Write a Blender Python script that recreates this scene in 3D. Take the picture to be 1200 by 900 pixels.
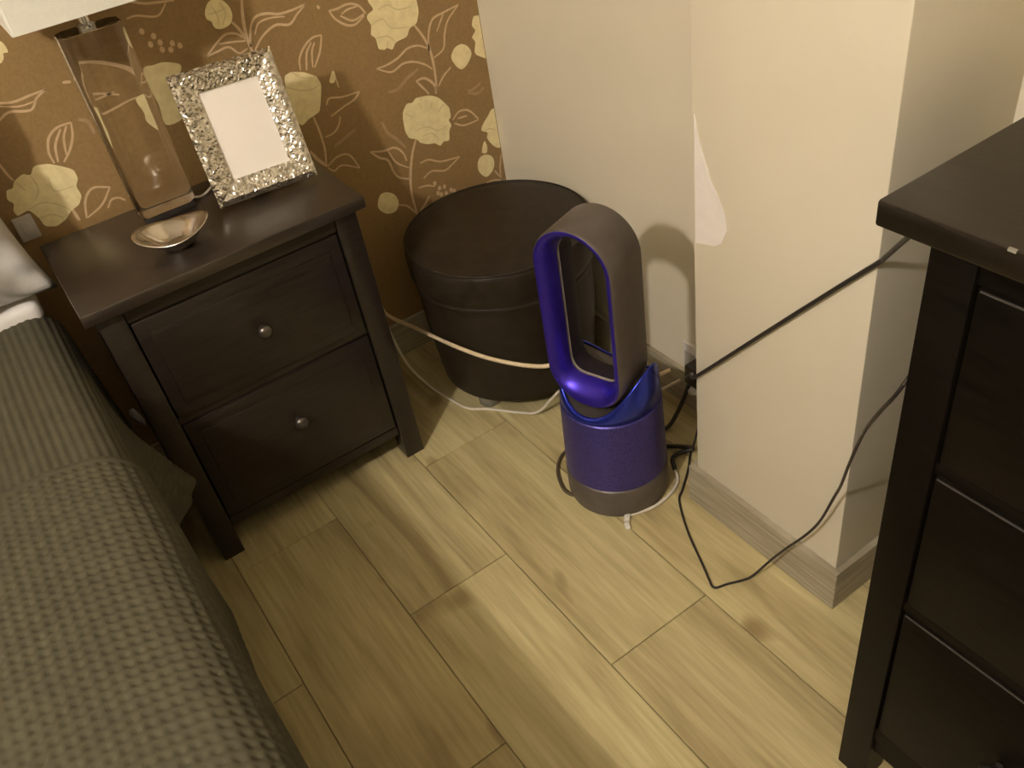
import bpy, bmesh, math, random
from mathutils import Matrix, Vector, noise as mnoise
from mathutils.geometry import tessellate_polygon

random.seed(4)
for o in list(bpy.data.objects):
    bpy.data.objects.remove(o, do_unlink=True)
SC = bpy.context.scene
COL = SC.collection

# ------------------------------------------------------------------ camera
F = Vector((0.36283706, 0.68558509, -0.63112785))
R = Vector((0.81351174, -0.5633652, -0.14428546))
U = Vector((0.45447543, 0.4610778, 0.76214129))
cd = bpy.data.cameras.new('camera')
cam = bpy.data.objects.new('camera', cd)
COL.objects.link(cam)
cam.matrix_world = Matrix(((R.x, U.x, -F.x, 0.00453), (R.y, U.y, -F.y, -1.78027), (R.z, U.z, -F.z, 1.37792), (0, 0, 0, 1)))
cd.sensor_fit = 'HORIZONTAL'
cd.sensor_width = 36
cd.lens = 1031.86 / 1200 * 36
cd.clip_start = 0.01
SC.camera = cam

# ------------------------------------------------------------------ world, exposure (the only lamp is the ceiling lamp, built below)
LAMP_POS = (-1.32, -1.72, 2.30)
LAMP_POWER = 1060.0
LAMP_COLOR = (1.0, 0.90, 0.83)
w = bpy.data.worlds.new('world')
SC.world = w
w.use_nodes = True
w.node_tree.nodes['Background'].inputs[0].default_value = (0.9, 0.8, 0.65, 1)
w.node_tree.nodes['Background'].inputs[1].default_value = 0.02
vs = SC.view_settings
vs.view_transform = 'Standard'
vs.look = 'None'
vs.gamma = 1
vs.use_curve_mapping = False
vs.exposure = 0.0


# ------------------------------------------------------------------ materials
def nd(nt, typ, **kw):
    n = nt.nodes.new(typ)
    for k, v in kw.items():
        if k in n.inputs:
            n.inputs[k].default_value = v
        else:
            setattr(n, k, v)
    return n


def base_mat(name, color, rough=0.5, metal=0.0, spec=0.5):
    m = bpy.data.materials.new(name)
    m.use_nodes = True
    nt = m.node_tree
    b = nt.nodes['Principled BSDF']
    b.inputs['Base Color'].default_value = (*color, 1)
    b.inputs['Roughness'].default_value = rough
    b.inputs['Metallic'].default_value = metal
    b.inputs['Specular IOR Level'].default_value = spec
    return m, nt, b


def noisy(name, c1, c2, scale=20, rough=0.5, metal=0.0, spec=0.5, stretch=(1, 1, 1), bump=0.0, bscale=None, detail=4.0, lo=0.35, hi=0.65):
    """two colours mixed by a noise in object space, with fine relief"""
    m, nt, b = base_mat(name, c1, rough, metal, spec)
    tc = nd(nt, 'ShaderNodeTexCoord')
    mp = nd(nt, 'ShaderNodeMapping')
    mp.inputs['Scale'].default_value = stretch
    nt.links.new(tc.outputs['Object'], mp.inputs['Vector'])
    n = nd(nt, 'ShaderNodeTexNoise', Scale=scale, Detail=detail)
    nt.links.new(mp.outputs[0], n.inputs['Vector'])
    r = nd(nt, 'ShaderNodeValToRGB')
    r.color_ramp.elements[0].position = lo
    r.color_ramp.elements[1].position = hi
    r.color_ramp.elements[0].color = (*c1, 1)
    r.color_ramp.elements[1].color = (*c2, 1)
    nt.links.new(n.outputs['Fac'], r.inputs[0])
    nt.links.new(r.outputs[0], b.inputs['Base Color'])
    if bump:
        n2 = nd(nt, 'ShaderNodeTexNoise', Scale=bscale or scale * 3, Detail=3.0)
        nt.links.new(mp.outputs[0], n2.inputs['Vector'])
        bp = nd(nt, 'ShaderNodeBump', Strength=bump, Distance=0.002)
        nt.links.new(n2.outputs['Fac'], bp.inputs['Height'])
        nt.links.new(bp.outputs[0], b.inputs['Normal'])
    return m


def plank_mat():
    m, nt, b = base_mat('oak_tile', (.4, .34, .24), .42)
    tc = nd(nt, 'ShaderNodeTexCoord')
    oi = nd(nt, 'ShaderNodeObjectInfo')
    off = nd(nt, 'ShaderNodeMath', operation='MULTIPLY')
    off.inputs[1].default_value = 37.0
    nt.links.new(oi.outputs['Random'], off.inputs[0])
    add = nd(nt, 'ShaderNodeVectorMath', operation='ADD')
    nt.links.new(tc.outputs['Object'], add.inputs[0])
    nt.links.new(off.outputs[0], add.inputs[1])

    def noise(stretch, scale, detail, dist=0.0):
        mp = nd(nt, 'ShaderNodeMapping')
        mp.inputs['Scale'].default_value = stretch
        nt.links.new(add.outputs[0], mp.inputs['Vector'])
        n = nd(nt, 'ShaderNodeTexNoise', Scale=scale, Detail=detail, Distortion=dist)
        nt.links.new(mp.outputs[0], n.inputs['Vector'])
        return n

    broad = noise((5.5, .75, 1), 2.2, 3.0, 1.2)
    fine = noise((40, 2.2, 1), 3.0, 4.0)
    knots = noise((7, 4.5, 1), 1.6, 1.0)
    r1 = nd(nt, 'ShaderNodeValToRGB')
    e = r1.color_ramp.elements
    e[0].position, e[0].color = .30, (.375, .300, .142, 1)
    e[1].position, e[1].color = .72, (.64, .56, .285, 1)
    x = e.new(.46)
    x.color = (.52, .437, .215, 1)
    nt.links.new(broad.outputs['Fac'], r1.inputs[0])
    r2 = nd(nt, 'ShaderNodeValToRGB')
    r2.color_ramp.elements[0].position, r2.color_ramp.elements[0].color = .3, (.80, .78, .75, 1)
    r2.color_ramp.elements[1].position, r2.color_ramp.elements[1].color = .7, (1.06, 1.06, 1.06, 1)
    nt.links.new(fine.outputs['Fac'], r2.inputs[0])
    mx = nd(nt, 'ShaderNodeMix', data_type='RGBA', blend_type='MULTIPLY')
    mx.inputs[0].default_value = 1
    nt.links.new(r1.outputs[0], mx.inputs[6])
    nt.links.new(r2.outputs[0], mx.inputs[7])
    r3 = nd(nt, 'ShaderNodeValToRGB')
    r3.color_ramp.elements[0].position, r3.color_ramp.elements[0].color = .22, (.52, .45, .38, 1)
    r3.color_ramp.elements[1].position, r3.color_ramp.elements[1].color = .34, (1, 1, 1, 1)
    nt.links.new(knots.outputs['Fac'], r3.inputs[0])
    m2 = nd(nt, 'ShaderNodeMix', data_type='RGBA', blend_type='MULTIPLY')
    m2.inputs[0].default_value = 1
    nt.links.new(mx.outputs[2], m2.inputs[6])
    nt.links.new(r3.outputs[0], m2.inputs[7])
    # slight tone difference from tile to tile
    rr = nd(nt, 'ShaderNodeMapRange')
    rr.inputs['To Min'].default_value = .90
    rr.inputs['To Max'].default_value = 1.06
    nt.links.new(oi.outputs['Random'], rr.inputs['Value'])
    m3 = nd(nt, 'ShaderNodeMix', data_type='RGBA', blend_type='MULTIPLY')
    m3.inputs[0].default_value = 1
    nt.links.new(m2.outputs[2], m3.inputs[6])
    nt.links.new(rr.outputs[0], m3.inputs[7])
    nt.links.new(m3.outputs[2], b.inputs['Base Color'])
    bp = nd(nt, 'ShaderNodeBump', Strength=.12, Distance=.001)
    nt.links.new(fine.outputs['Fac'], bp.inputs['Height'])
    nt.links.new(bp.outputs[0], b.inputs['Normal'])
    return m


def glass_mat(name, color=(1, 1, 1), ior=1.45, rough=0.0):
    m, nt, b = base_mat(name, color, rough)
    b.inputs['Transmission Weight'].default_value = 1
    b.inputs['IOR'].default_value = ior
    return m


def emit_mat(name, color, strength):
    m, nt, b = base_mat(name, (.9, .9, .9), .4)
    b.inputs['Emission Color'].default_value = (*color, 1)
    b.inputs['Emission Strength'].default_value = strength
    return m


def mosaic_mat():
    """silver glitter mosaic: voronoi chips with tilted facets"""
    m, nt, b = base_mat('silver_mosaic', (.75, .72, .66), .22, 1.0)
    tc = nd(nt, 'ShaderNodeTexCoord')
    v = nd(nt, 'ShaderNodeTexVoronoi', Scale=170.0)
    nt.links.new(tc.outputs['Object'], v.inputs['Vector'])
    r = nd(nt, 'ShaderNodeValToRGB')
    r.color_ramp.elements[0].color = (.30, .27, .21, 1)
    r.color_ramp.elements[1].color = (.95, .92, .84, 1)
    nt.links.new(v.outputs['Color'], r.inputs[0])
    nt.links.new(r.outputs[0], b.inputs['Base Color'])
    bp = nd(nt, 'ShaderNodeBump', Strength=.7, Distance=.002)
    nt.links.new(v.outputs['Color'], bp.inputs['Height'])
    nt.links.new(bp.outputs[0], b.inputs['Normal'])
    return m


def filter_mat():
    """fine perforations of the purifier's filter shroud"""
    m, nt, b = base_mat('perforated_blue', (.045, .04, .25), .42, .55)
    tc = nd(nt, 'ShaderNodeTexCoord')
    v = nd(nt, 'ShaderNodeTexVoronoi', Scale=330.0)
    nt.links.new(tc.outputs['Object'], v.inputs['Vector'])
    r = nd(nt, 'ShaderNodeValToRGB')
    r.color_ramp.elements[0].position, r.color_ramp.elements[0].color = .15, (.014, .012, .045, 1)
    r.color_ramp.elements[1].position, r.color_ramp.elements[1].color = .45, (.06, .048, .24, 1)
    nt.links.new(v.outputs['Distance'], r.inputs[0])
    nt.links.new(r.outputs[0], b.inputs['Base Color'])
    return m


M = {}
M['plank'] = plank_mat()
M['grout'] = noisy('grout', (.27, .22, .12), (.33, .27, .15), 60, .85)
M['paint'] = noisy('wall_paint', (.74, .675, .51), (.775, .71, .54), 3.5, .6, bump=.15, bscale=90)
M['paint2'] = noisy('room_paint', (.70, .645, .50), (.72, .665, .52), 3, .7)
M['ceil'] = noisy('ceiling_paint', (.78, .76, .70), (.80, .78, .72), 3, .8)
M['patch'] = noisy('filler', (.80, .75, .68), (.84, .79, .71), 40, .7, bump=.2)
M['wallpaper'] = noisy('wallpaper_brown', (.275, .174, .068), (.315, .201, .080), 160, .45, bump=.15, bscale=300)
M['print_flower'] = noisy('print_cream', (.80, .68, .36), (.90, .78, .43), 70, .5)
M['print_line'] = noisy('print_pink', (.58, .42, .24), (.66, .48, .29), 90, .45)
M['print_faint'] = noisy('print_faint', (.37, .245, .12), (.43, .29, .155), 90, .5)
M['print_petal'] = noisy('print_petal', (.66, .55, .26), (.72, .60, .30), 90, .5)
M['base'] = noisy('baseboard_wood', (.29, .25, .17), (.43, .385, .27), 7, .5, stretch=(1.2, 1.2, 22), detail=5)
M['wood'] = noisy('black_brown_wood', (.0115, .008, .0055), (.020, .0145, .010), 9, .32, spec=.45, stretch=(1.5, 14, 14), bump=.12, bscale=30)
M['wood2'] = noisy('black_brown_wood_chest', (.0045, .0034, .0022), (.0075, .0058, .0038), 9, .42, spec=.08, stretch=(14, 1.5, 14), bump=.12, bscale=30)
M['top'] = noisy('black_brown_top_lit', (.018, .0125, .008), (.029, .020, .0135), 9, .28, spec=.95, stretch=(1.5, 14, 14), bump=.12, bscale=30)  # same finish as the nightstand fronts, painted paler for light reflected off the top
M['top2'] = noisy('black_brown_chest_top_lit', (.009, .0065, .0035), (.014, .010, .0058), 9, .32, spec=.45, stretch=(14, 1.5, 14), bump=.12, bscale=30)  # chest finish again, its brighter top reflection put into the colour
M['woodline'] = noisy('pale_edge', (.055, .05, .045), (.075, .068, .06), 30, .4)  # pale strip along the top of each chest drawer front
M['void'] = noisy('carcass_dark', (.006, .005, .004), (.008, .006, .005), 30, .8)
M['knob'] = noisy('knob_metal', (.10, .085, .07), (.15, .13, .11), 40, .3, metal=.8)
M['leather'] = noisy('dark_leather', (.021, .0155, .009), (.030, .022, .0135), 30, .40, spec=.14, bump=.3, bscale=260)
M['foot'] = noisy('foot_plastic', (.22, .21, .165), (.27, .255, .20), 30, .6)
M['iron'] = noisy('iron_grey', (.115, .098, .085), (.135, .115, .10), 30, .42, metal=.45)
M['blue'] = noisy('blue_metallic', (.055, .03, .42), (.062, .036, .47), 30, .36, metal=.75)
M['blue_collar'] = noisy('blue_collar', (.035, .05, .42), (.04, .06, .47), 30, .27, metal=.75)
M['filter'] = filter_mat()
M['slit'] = noisy('slit_grey', (.22, .19, .16), (.26, .22, .19), 40, .5)
M['dark_duct'] = noisy('duct_dark', (.016, .011, .016), (.022, .015, .021), 40, .6, spec=.15)
M['glass'] = glass_mat('clear_glass', (.84, .82, .78), 1.45)
M['chrome'] = noisy('chrome', (.62, .60, .56), (.7, .67, .62), 30, .15, metal=1)
M['shade'] = noisy('lamp_shade_cloth', (.74, .73, .63), (.77, .76, .66), 200, .8, bump=.2, bscale=600)
M['bulb'] = noisy('bulb_glass', (.85, .85, .82), (.9, .9, .87), 20, .2)
M['mosaic'] = mosaic_mat()
M['paper'] = noisy('photo_paper', (.83, .78, .70), (.86, .81, .73), 8, .25)
M['backing'] = noisy('black_felt', (.02, .018, .016), (.03, .027, .024), 60, .9)
M['silver'] = noisy('polished_silver', (.66, .61, .54), (.74, .69, .61), 14, .20, metal=1)
M['olive'] = noisy('olive_cotton', (.050, .0445, .0215), (.062, .0555, .0275), 45, .9, bump=.3, bscale=900)
M['sheet'] = noisy('white_sheet', (.74, .72, .68), (.8, .78, .74), 30, .8)
M['satin'] = noisy('white_satin', (.48, .47, .44), (.60, .59, .56), 16, .28, spec=.8)
M['sheet_shaded'] = noisy('shaded_sheet_cloth', (.040, .036, .034), (.052, .047, .045), 40, .9)  # white sheet corner, colour darkened to paint in the bed's shadow
M['bedbase'] = noisy('bed_base_cloth', (.05, .042, .032), (.065, .055, .042), 80, .9)
M['cream'] = noisy('cream_cord', (.72, .58, .36), (.78, .64, .41), 40, .45)
M['whitecord'] = noisy('white_cord', (.66, .60, .48), (.72, .66, .54), 40, .45)
M['blackcord'] = noisy('black_cord', (.018, .014, .011), (.026, .02, .015), 40, .45)
M['browncord'] = noisy('brown_cord', (.075, .055, .03), (.095, .07, .04), 40, .45)
M['plastic'] = noisy('white_plastic', (.72, .69, .60), (.77, .74, .65), 30, .35)
M['plate'] = noisy('grey_plate', (.46, .43, .39), (.52, .49, .44), 30, .45)
M['blackplastic'] = noisy('black_plastic', (.02, .017, .014), (.028, .023, .019), 30, .4)
M['globe'] = emit_mat('lit_globe', LAMP_COLOR, LAMP_POWER)


# ------------------------------------------------------------------ building helpers
def wmat(o):
    m = Matrix.LocRotScale(o.location, o.rotation_euler, o.scale)
    return wmat(o.parent) @ m if o.parent else m


def mesh_obj(name, me, mat, parent=None, local=False, smooth=False):
    o = bpy.data.objects.new(name, me)
    if mat:
        me.materials.append(M[mat])
    if smooth:
        me.shade_smooth()
    if parent is not None:
        if not local:
            me.transform(wmat(parent).inverted())
        o.parent = parent
    COL.objects.link(o)
    return o


def obj(name, bm, mat, parent=None, local=False, smooth=False, angle=None):
    me = bpy.data.meshes.new(name)
    bmesh.ops.recalc_face_normals(bm, faces=bm.faces[:])
    bm.to_mesh(me)
    bm.free()
    o = mesh_obj(name, me, mat, parent, local, smooth)
    if angle is not None:
        me.shade_smooth()
        me.set_sharp_from_angle(angle=math.radians(angle))
    return o


def tag(o, label, cat, group=None):
    o['label'] = label
    o['category'] = cat
    if group:
        o['group'] = group
    return o


def struct(o):
    o['kind'] = 'structure'
    return o


def root(name, loc, label, cat, rz=0.0):
    o = bpy.data.objects.new(name, None)
    o.empty_display_size = .05
    o.location = loc
    o.rotation_euler = (0, 0, rz)
    COL.objects.link(o)
    return tag(o, label, cat)


def box(x0, x1, y0, y1, z0, z1, bev=0.0, seg=2, bm=None):
    own = bmesh.new()
    bmesh.ops.create_cube(own, size=1)
    for v in own.verts:
        v.co = Vector((x0 + (v.co.x + .5) * (x1 - x0), y0 + (v.co.y + .5) * (y1 - y0), z0 + (v.co.z + .5) * (z1 - z0)))
    if bev:
        bmesh.ops.bevel(own, geom=own.edges[:], offset=bev, segments=seg, affect='EDGES', profile=.5)
    if bm is None:
        return own
    me = bpy.data.meshes.new('tmp')
    own.to_mesh(me)
    own.free()
    bm.from_mesh(me)
    bpy.data.meshes.remove(me)
    return bm


def spline(pts, n=8):
    """Catmull-Rom through the points"""
    P = [Vector(p) for p in pts]
    if len(P) < 3:
        return [P[0].lerp(P[-1], i / n) for i in range(n + 1)]
    Q = [P[0] * 2 - P[1]] + P + [P[-1] * 2 - P[-2]]
    out = []
    for i in range(1, len(Q) - 2):
        a, b, c, d = Q[i - 1], Q[i], Q[i + 1], Q[i + 2]
        for k in range(n):
            t = k / n
            out.append(.5 * ((2 * b) + (c - a) * t + (2 * a - 5 * b + 4 * c - d) * t * t + (3 * b - a - 3 * c + d) * t ** 3))
    out.append(P[-1])
    return out


def tube(pts, r, seg=8, n=8, bm=None, smooth=True):
    bm = bm or bmesh.new()
    S = spline(pts, n) if smooth else [Vector(p) for p in pts]
    rings = []
    up = Vector((0, 0, 1))
    for i, p in enumerate(S):
        t = (S[min(i + 1, len(S) - 1)] - S[max(i - 1, 0)]).normalized()
        a = t.cross(up)
        if a.length < 1e-3:
            a = t.cross(Vector((1, 0, 0)))
        a.normalize()
        b = t.cross(a)
        rings.append([bm.verts.new(p + r * (math.cos(k * 2 * math.pi / seg) * a + math.sin(k * 2 * math.pi / seg) * b)) for k in range(seg)])
    for i in range(len(rings) - 1):
        for k in range(seg):
            bm.faces.new((rings[i][k], rings[i][(k + 1) % seg], rings[i + 1][(k + 1) % seg], rings[i + 1][k]))
    bm.faces.new(rings[0][::-1])
    bm.faces.new(rings[-1])
    return bm


def lathe(prof, cx, cy, seg=48, bm=None, cap=True):
    """(radius, z) profile turned round a vertical axis"""
    bm = bm or bmesh.new()
    rings = []
    for r, z in prof:
        if r < 1e-6:
            rings.append([bm.verts.new((cx, cy, z))])
        else:
            rings.append([bm.verts.new((cx + r * math.cos(2 * math.pi * k / seg), cy + r * math.sin(2 * math.pi * k / seg), z)) for k in range(seg)])
    for a, b in zip(rings, rings[1:]):
        for k in range(seg):
            j = (k + 1) % seg
            if len(a) == 1:
                bm.faces.new((a[0], b[j], b[k]))
            elif len(b) == 1:
                bm.faces.new((a[k], a[j], b[0]))
            else:
                bm.faces.new((a[k], a[j], b[j], b[k]))
    if cap:
        if len(rings[0]) > 1:
            bm.faces.new(rings[0][::-1])
        if len(rings[-1]) > 1:
            bm.faces.new(rings[-1])
    return bm


# ------------------------------------------------------------------ the setting
XL, YF, H = -3.4, -4.0, 2.55          # far left wall, wall behind the camera, ceiling height
WY = .035                              # wallpapered wall plane
XS2 = 1.115                            # the right-hand wall past the pillar
XS = 1.060                             # right-hand wall
PX, PY0, PY1 = .866, -1.200, -.862     # pillar face, near and far side

floor = struct(obj('floor', box(XL, XS2, YF, WY, -.06, -.004), 'grout'))
PW, PL = .2268, .66
pm = {}
col = 0
i0 = -16
for i in range(i0, 5):
    x0 = .257 + i * PW
    x1 = min(x0 + PW, XS2)
    x0 = max(x0, XL)
    if x1 - x0 < .02:
        continue
    yy = -.715 if i % 2 == 0 else -.385
    yy += PL * 2
    while yy > YF:
        a, b = max(yy - PL, YF), min(yy, WY)
        if b - a > .02:
            key = (round(x1 - x0, 4), round(b - a, 4))
            if key not in pm:
                bmp = box(-(x1 - x0) / 2 + .0009, (x1 - x0) / 2 - .0009, -(b - a) / 2 + .0009, (b - a) / 2 - .0009, -.006, 0, .0008, 1)
                me = bpy.data.meshes.new('floor_plank')
                bmp.to_mesh(me)
                bmp.free()
                me.materials.append(M['plank'])
                pm[key] = me
            o = bpy.data.objects.new('floor_plank', pm[key])
            o.location = ((x0 + x1) / 2, (a + b) / 2, 0)
            o.parent = floor
            COL.objects.link(o)
        yy -= PL

wall_back = struct(obj('wall_back', box(XL - .1, XS2 + .1, WY, WY + .1, -.06, H), 'wallpaper'))
wall_right = struct(obj('wall_right', box(XS, XS2 + .1, -1.03, WY, -.06, H), 'paint'))
wall_recess = struct(obj('wall_right', box(XS2, XS2 + .1, YF, -1.03, -.06, H), 'paint'))
wall_left = struct(obj('wall_left', box(XL - .1, XL, YF, WY, -.06, H), 'paint2'))
wall_front = struct(obj('wall_front', box(XL - .1, XS2 + .1, YF - .1, YF, -.06, H), 'paint2'))
ceiling = struct(obj('ceiling', box(XL - .1, XS2 + .1, YF - .1, WY + .1, H, H + .1), 'ceil'))
pillar = struct(obj('wall_pillar', box(PX, XS2 + .02, PY0, PY1, -.004, H, .003, 2), 'paint', angle=40))

BH, BT = .096, .012
struct(obj('baseboard_back', box(XL, XS, WY - BT, WY, 0, BH, .0015), 'base'))
struct(obj('baseboard_right', box(XS - BT, XS, PY1 + BT, WY - BT, 0, BH, .0015), 'base'))
struct(obj('baseboard_right', box(XS2 - BT, XS2, YF, PY0 - BT, 0, BH, .0015), 'base'))
bb = struct(obj('baseboard_pillar', box(PX - BT, PX, PY0 - BT, PY1 + BT, 0, BH, .0015), 'base'))
obj('side_board', box(PX + .0004, XS2, PY0 - BT, PY0, 0, BH, .0015), 'base', bb)
obj('side_board', box(PX + .0004, XS - BT, PY1, PY1 + BT, 0, BH, .0015), 'base', bb)


def flat_patch(pts, y, mat, name, parent, thick=.0004):
    """a printed shape on the back wall, (x, z) in mm; a hair thick"""
    q = []
    for x, z in pts:
        if not q or abs(q[-1][0] - x) + abs(q[-1][1] - z) > .3:
            q.append((x, z))
    tris = tessellate_polygon([[Vector((x, z, 0)) for x, z in q]])
    bm = bmesh.new()
    V = [bm.verts.new((x / 1000, y, z / 1000)) for x, z in q]
    for t in tris:
        a, b, c = (V[k].co for k in t)
        if (b - a).cross(c - a).length > 1e-9:
            bm.faces.new([V[k] for k in t])
    return obj(name, bm, mat, parent)


# ---- printed wallpaper pattern: x and z on the wall in millimetres
FLOWERS = [
    [(795, 869), (806, 846), (789, 841), (785, 833), (792, 818), (785, 799), (795, 789), (795, 765), (809, 759), (816, 762), (827, 753), (839, 767), (869, 769), (879, 785), (899, 789), (910, 812), (910, 836), (905, 863), (868, 886), (823, 889)],
    [(818, 615), (832, 630), (846, 626), (857, 634), (878, 631), (895, 627), (914, 616), (928, 598), (938, 582), (937, 559), (929, 554), (935, 539), (926, 530), (921, 505), (905, 509), (894, 501), (881, 514), (864, 517), (844, 528), (838, 539), (818, 550), (812, 569), (814, 600)],
    [(-3, 756), (9, 755), (17, 767), (36, 774), (47, 766), (59, 781), (83, 776), (100, 765), (120, 749), (120, 730), (110, 718), (112, 697), (100, 682), (82, 677), (67, 665), (45, 658), (26, 667), (24, 686), (15, 708), (-8, 703), (-10, 716), (-2, 728), (-10, 739)],
    [(106, 997), (110, 989), (110, 977), (102, 977), (99, 970), (89, 963), (68, 968), (66, 989), (87, 1006)],
    [(1051, 761), (1041, 757), (1036, 743), (1042, 730), (1031, 718), (1037, 705), (1034, 677), (1088, 658), (1105, 745)],
    [(1053, 538), (1038, 526), (1018, 509), (1013, 496), (1028, 486), (1025, 472), (1038, 448), (1053, 436), (1066, 440), (1093, 481), (1082, 527)],
    [(985, 416), (995, 432), (1013, 433), (1030, 421), (1033, 400), (1022, 382), (1002, 376), (986, 396)],
    [(1003, 444), (1015, 468), (1021, 452), (1016, 437)],
    [(971, 700), (984, 711), (1002, 712), (1017, 700), (1022, 683), (1009, 666), (992, 657), (979, 665), (968, 687)],
    [(699, 423), (711, 446), (731, 446), (749, 430), (753, 409), (742, 392), (721, 392), (705, 405)],
    [(461, 941), (472, 955), (488, 959), (501, 952), (510, 937), (510, 920), (500, 907), (481, 904), (469, 910), (467, 922), (460, 929)],
    [(574, 780), (590, 783), (617, 774), (642, 756), (647, 736), (627, 684), (612, 680), (597, 677), (579, 668), (565, 685), (565, 731), (568, 754)],
    [(313, 880), (334, 881), (354, 880), (380, 868), (379, 856), (366, 841), (348, 788), (344, 768), (312, 769), (314, 807), (311, 842)],
    [(198, 953), (217, 960), (228, 951), (227, 935), (215, 923), (200, 917), (195, 930)],
    [(262, 839), (274, 842), (272, 815), (277, 785), (276, 759), (270, 770), (263, 794), (264, 811)],
    [(666, 737), (680, 756), (683, 742), (675, 731)],
]
STROKES = [
    (6.5, [(892, 788), (910, 752), (919, 713), (918, 663), (913, 632)]),
    (5.2, [(786, 844), (773, 864), (751, 873), (725, 871), (707, 872)]),
    (5.1, [(707, 872), (716, 853), (736, 835), (757, 830), (781, 841)]),
    (4.8, [(782, 844), (753, 839), (728, 856)]),
    (4.3, [(771, 863), (748, 863), (732, 858)]),
    (5.0, [(915, 722), (922, 758), (939, 786), (969, 792), (1010, 797)]),
    (4.6, [(924, 705), (952, 717), (962, 746), (977, 773), (1010, 797)]),
    (3.7, [(944, 758), (959, 778), (968, 789)]),
    (5.0, [(913, 730), (891, 743), (863, 745), (836, 733), (806, 727), (780, 727)]),
    (4.8, [(780, 727), (813, 709), (844, 717), (871, 713), (897, 699), (914, 683)]),
    (6.2, [(867, 670), (890, 669), (910, 648), (911, 625)]),
    (5.2, [(867, 670), (881, 650), (893, 631)]),
    (4.6, [(962, 671), (938, 657), (921, 640)]),
    (7.1, [(834, 540), (817, 510), (801, 466), (792, 419), (793, 360)]),
    (5.3, [(716, 555), (747, 545), (777, 542), (794, 523), (799, 500)]),
    (5.7, [(716, 555), (732, 535), (753, 519), (760, 487), (771, 468), (798, 453)]),
    (4.1, [(759, 541), (772, 507), (801, 481)]),
    (4.7, [(832, 481), (855, 481), (884, 465), (915, 459), (940, 456)]),
    (4.3, [(832, 441), (857, 450), (892, 438), (917, 446), (940, 456)]),
    (4.7, [(940, 550), (962, 564), (988, 557), (1010, 528)]),
    (4.3, [(943, 541), (968, 527), (1010, 526)]),
    (4.3, [(954, 549), (981, 547)]),
    (5.1, [(751, 403), (773, 391), (793, 360)]),
    (4.3, [(813, 423), (836, 420), (857, 409)]),
    (6.5, [(804, 365), (820, 376), (836, 391)]),
    (4.5, [(1030, 383), (1043, 360)]),
    (4.5, [(1057, 417), (1048, 385), (1045, 354)]),
    (4.5, [(1001, 361), (1025, 358), (1044, 350)]),
    (6.8, [(538, 942), (530, 915), (524, 877), (526, 839)]),
    (6.0, [(505, 910), (515, 892), (521, 869)]),
    (5.3, [(525, 855), (537, 888), (553, 905), (577, 905), (601, 897), (629, 896), (663, 899)]),
    (4.9, [(532, 847), (556, 867), (588, 879), (617, 872), (639, 886), (663, 899)]),
    (3.8, [(542, 875), (555, 892), (580, 895), (612, 889)]),
    (4.5, [(435, 864), (461, 881), (485, 892), (506, 887), (516, 877)]),
    (4.5, [(435, 864), (459, 867), (483, 868), (499, 851), (518, 854)]),
    (3.8, [(467, 879), (492, 875), (519, 869)]),
    (4.7, [(611, 779), (617, 803), (636, 823), (657, 833), (677, 832)]),
    (4.7, [(677, 832), (664, 802), (643, 775)]),
    (4.7, [(624, 775), (635, 808), (651, 825)]),
    (4.3, [(639, 776), (647, 807), (658, 823)]),
    (4.0, [(682, 739), (683, 718)]),
    (5.8, [(685, 889), (688, 882)]),
    (4.4, [(645, 692), (656, 703), (686, 696), (727, 694)]),
    (4.8, [(727, 694), (714, 683), (692, 676)]),
    (4.0, [(648, 665), (683, 675), (697, 679)]),
    (5.1, [(609, 678), (613, 641), (613, 603), (607, 570)]),
    (4.0, [(622, 626), (645, 629), (661, 642), (668, 658)]),
    (8.0, [(579, 609), (591, 584), (607, 563)]),
    (4.0, [(608, 562), (637, 574), (664, 568), (681, 529)]),
    (4.0, [(607, 559), (620, 546), (642, 551), (681, 529)]),
    (4.7, [(45, 907), (59, 902), (81, 897), (112, 899), (140, 900)]),
    (4.7, [(35, 871), (46, 876), (66, 883), (100, 875), (118, 891), (140, 900)]),
    (3.3, [(56, 897), (85, 887), (114, 887)]),
    (4.8, [(94, 772), (94, 794), (105, 818), (126, 831), (153, 832)]),
    (4.8, [(153, 832), (145, 808), (129, 785), (110, 768)]),
    (4.8, [(101, 772), (110, 802), (131, 827)]),
    (4.5, [(120, 779), (129, 809), (143, 829)]),
    (4.8, [(5, 819), (9, 801), (12, 783), (16, 769)]),
    (4.9, [(101, 652), (114, 686), (136, 703), (166, 693)]),
    (4.5, [(166, 693), (138, 666), (103, 652)]),
    (4.2, [(145, 655), (158, 668), (172, 667), (182, 657)]),
    (6.8, [(85, 678), (87, 653)]),
    (5.5, [(170, 902), (184, 899)]),
    (5.5, [(225, 931), (243, 922), (263, 901), (273, 878), (277, 850)]),
    (4.0, [(200, 867), (219, 874), (235, 868), (250, 856)]),
    (4.0, [(198, 864), (203, 839), (226, 831), (257, 841), (272, 839)]),
    (3.7, [(201, 857), (225, 859), (247, 864)]),
    (4.7, [(327, 1002), (359, 987), (383, 982), (414, 977)]),
    (4.0, [(320, 971), (339, 971), (374, 960), (397, 976)]),
]
FAINT_STROKES = [
    (8.2, [(879, 694), (847, 683), (819, 668), (794, 669)]),
    (6.4, [(987, 603), (1009, 602), (1033, 610)]),
    (6.4, [(987, 603), (1016, 589), (1040, 596)]),
    (8.2, [(761, 611), (770, 580), (789, 557), (805, 531)]),
    (8.0, [(636, 598), (663, 607), (695, 618)]),
    (7.4, [(167, 832), (181, 823), (183, 798)]),
]
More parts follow.
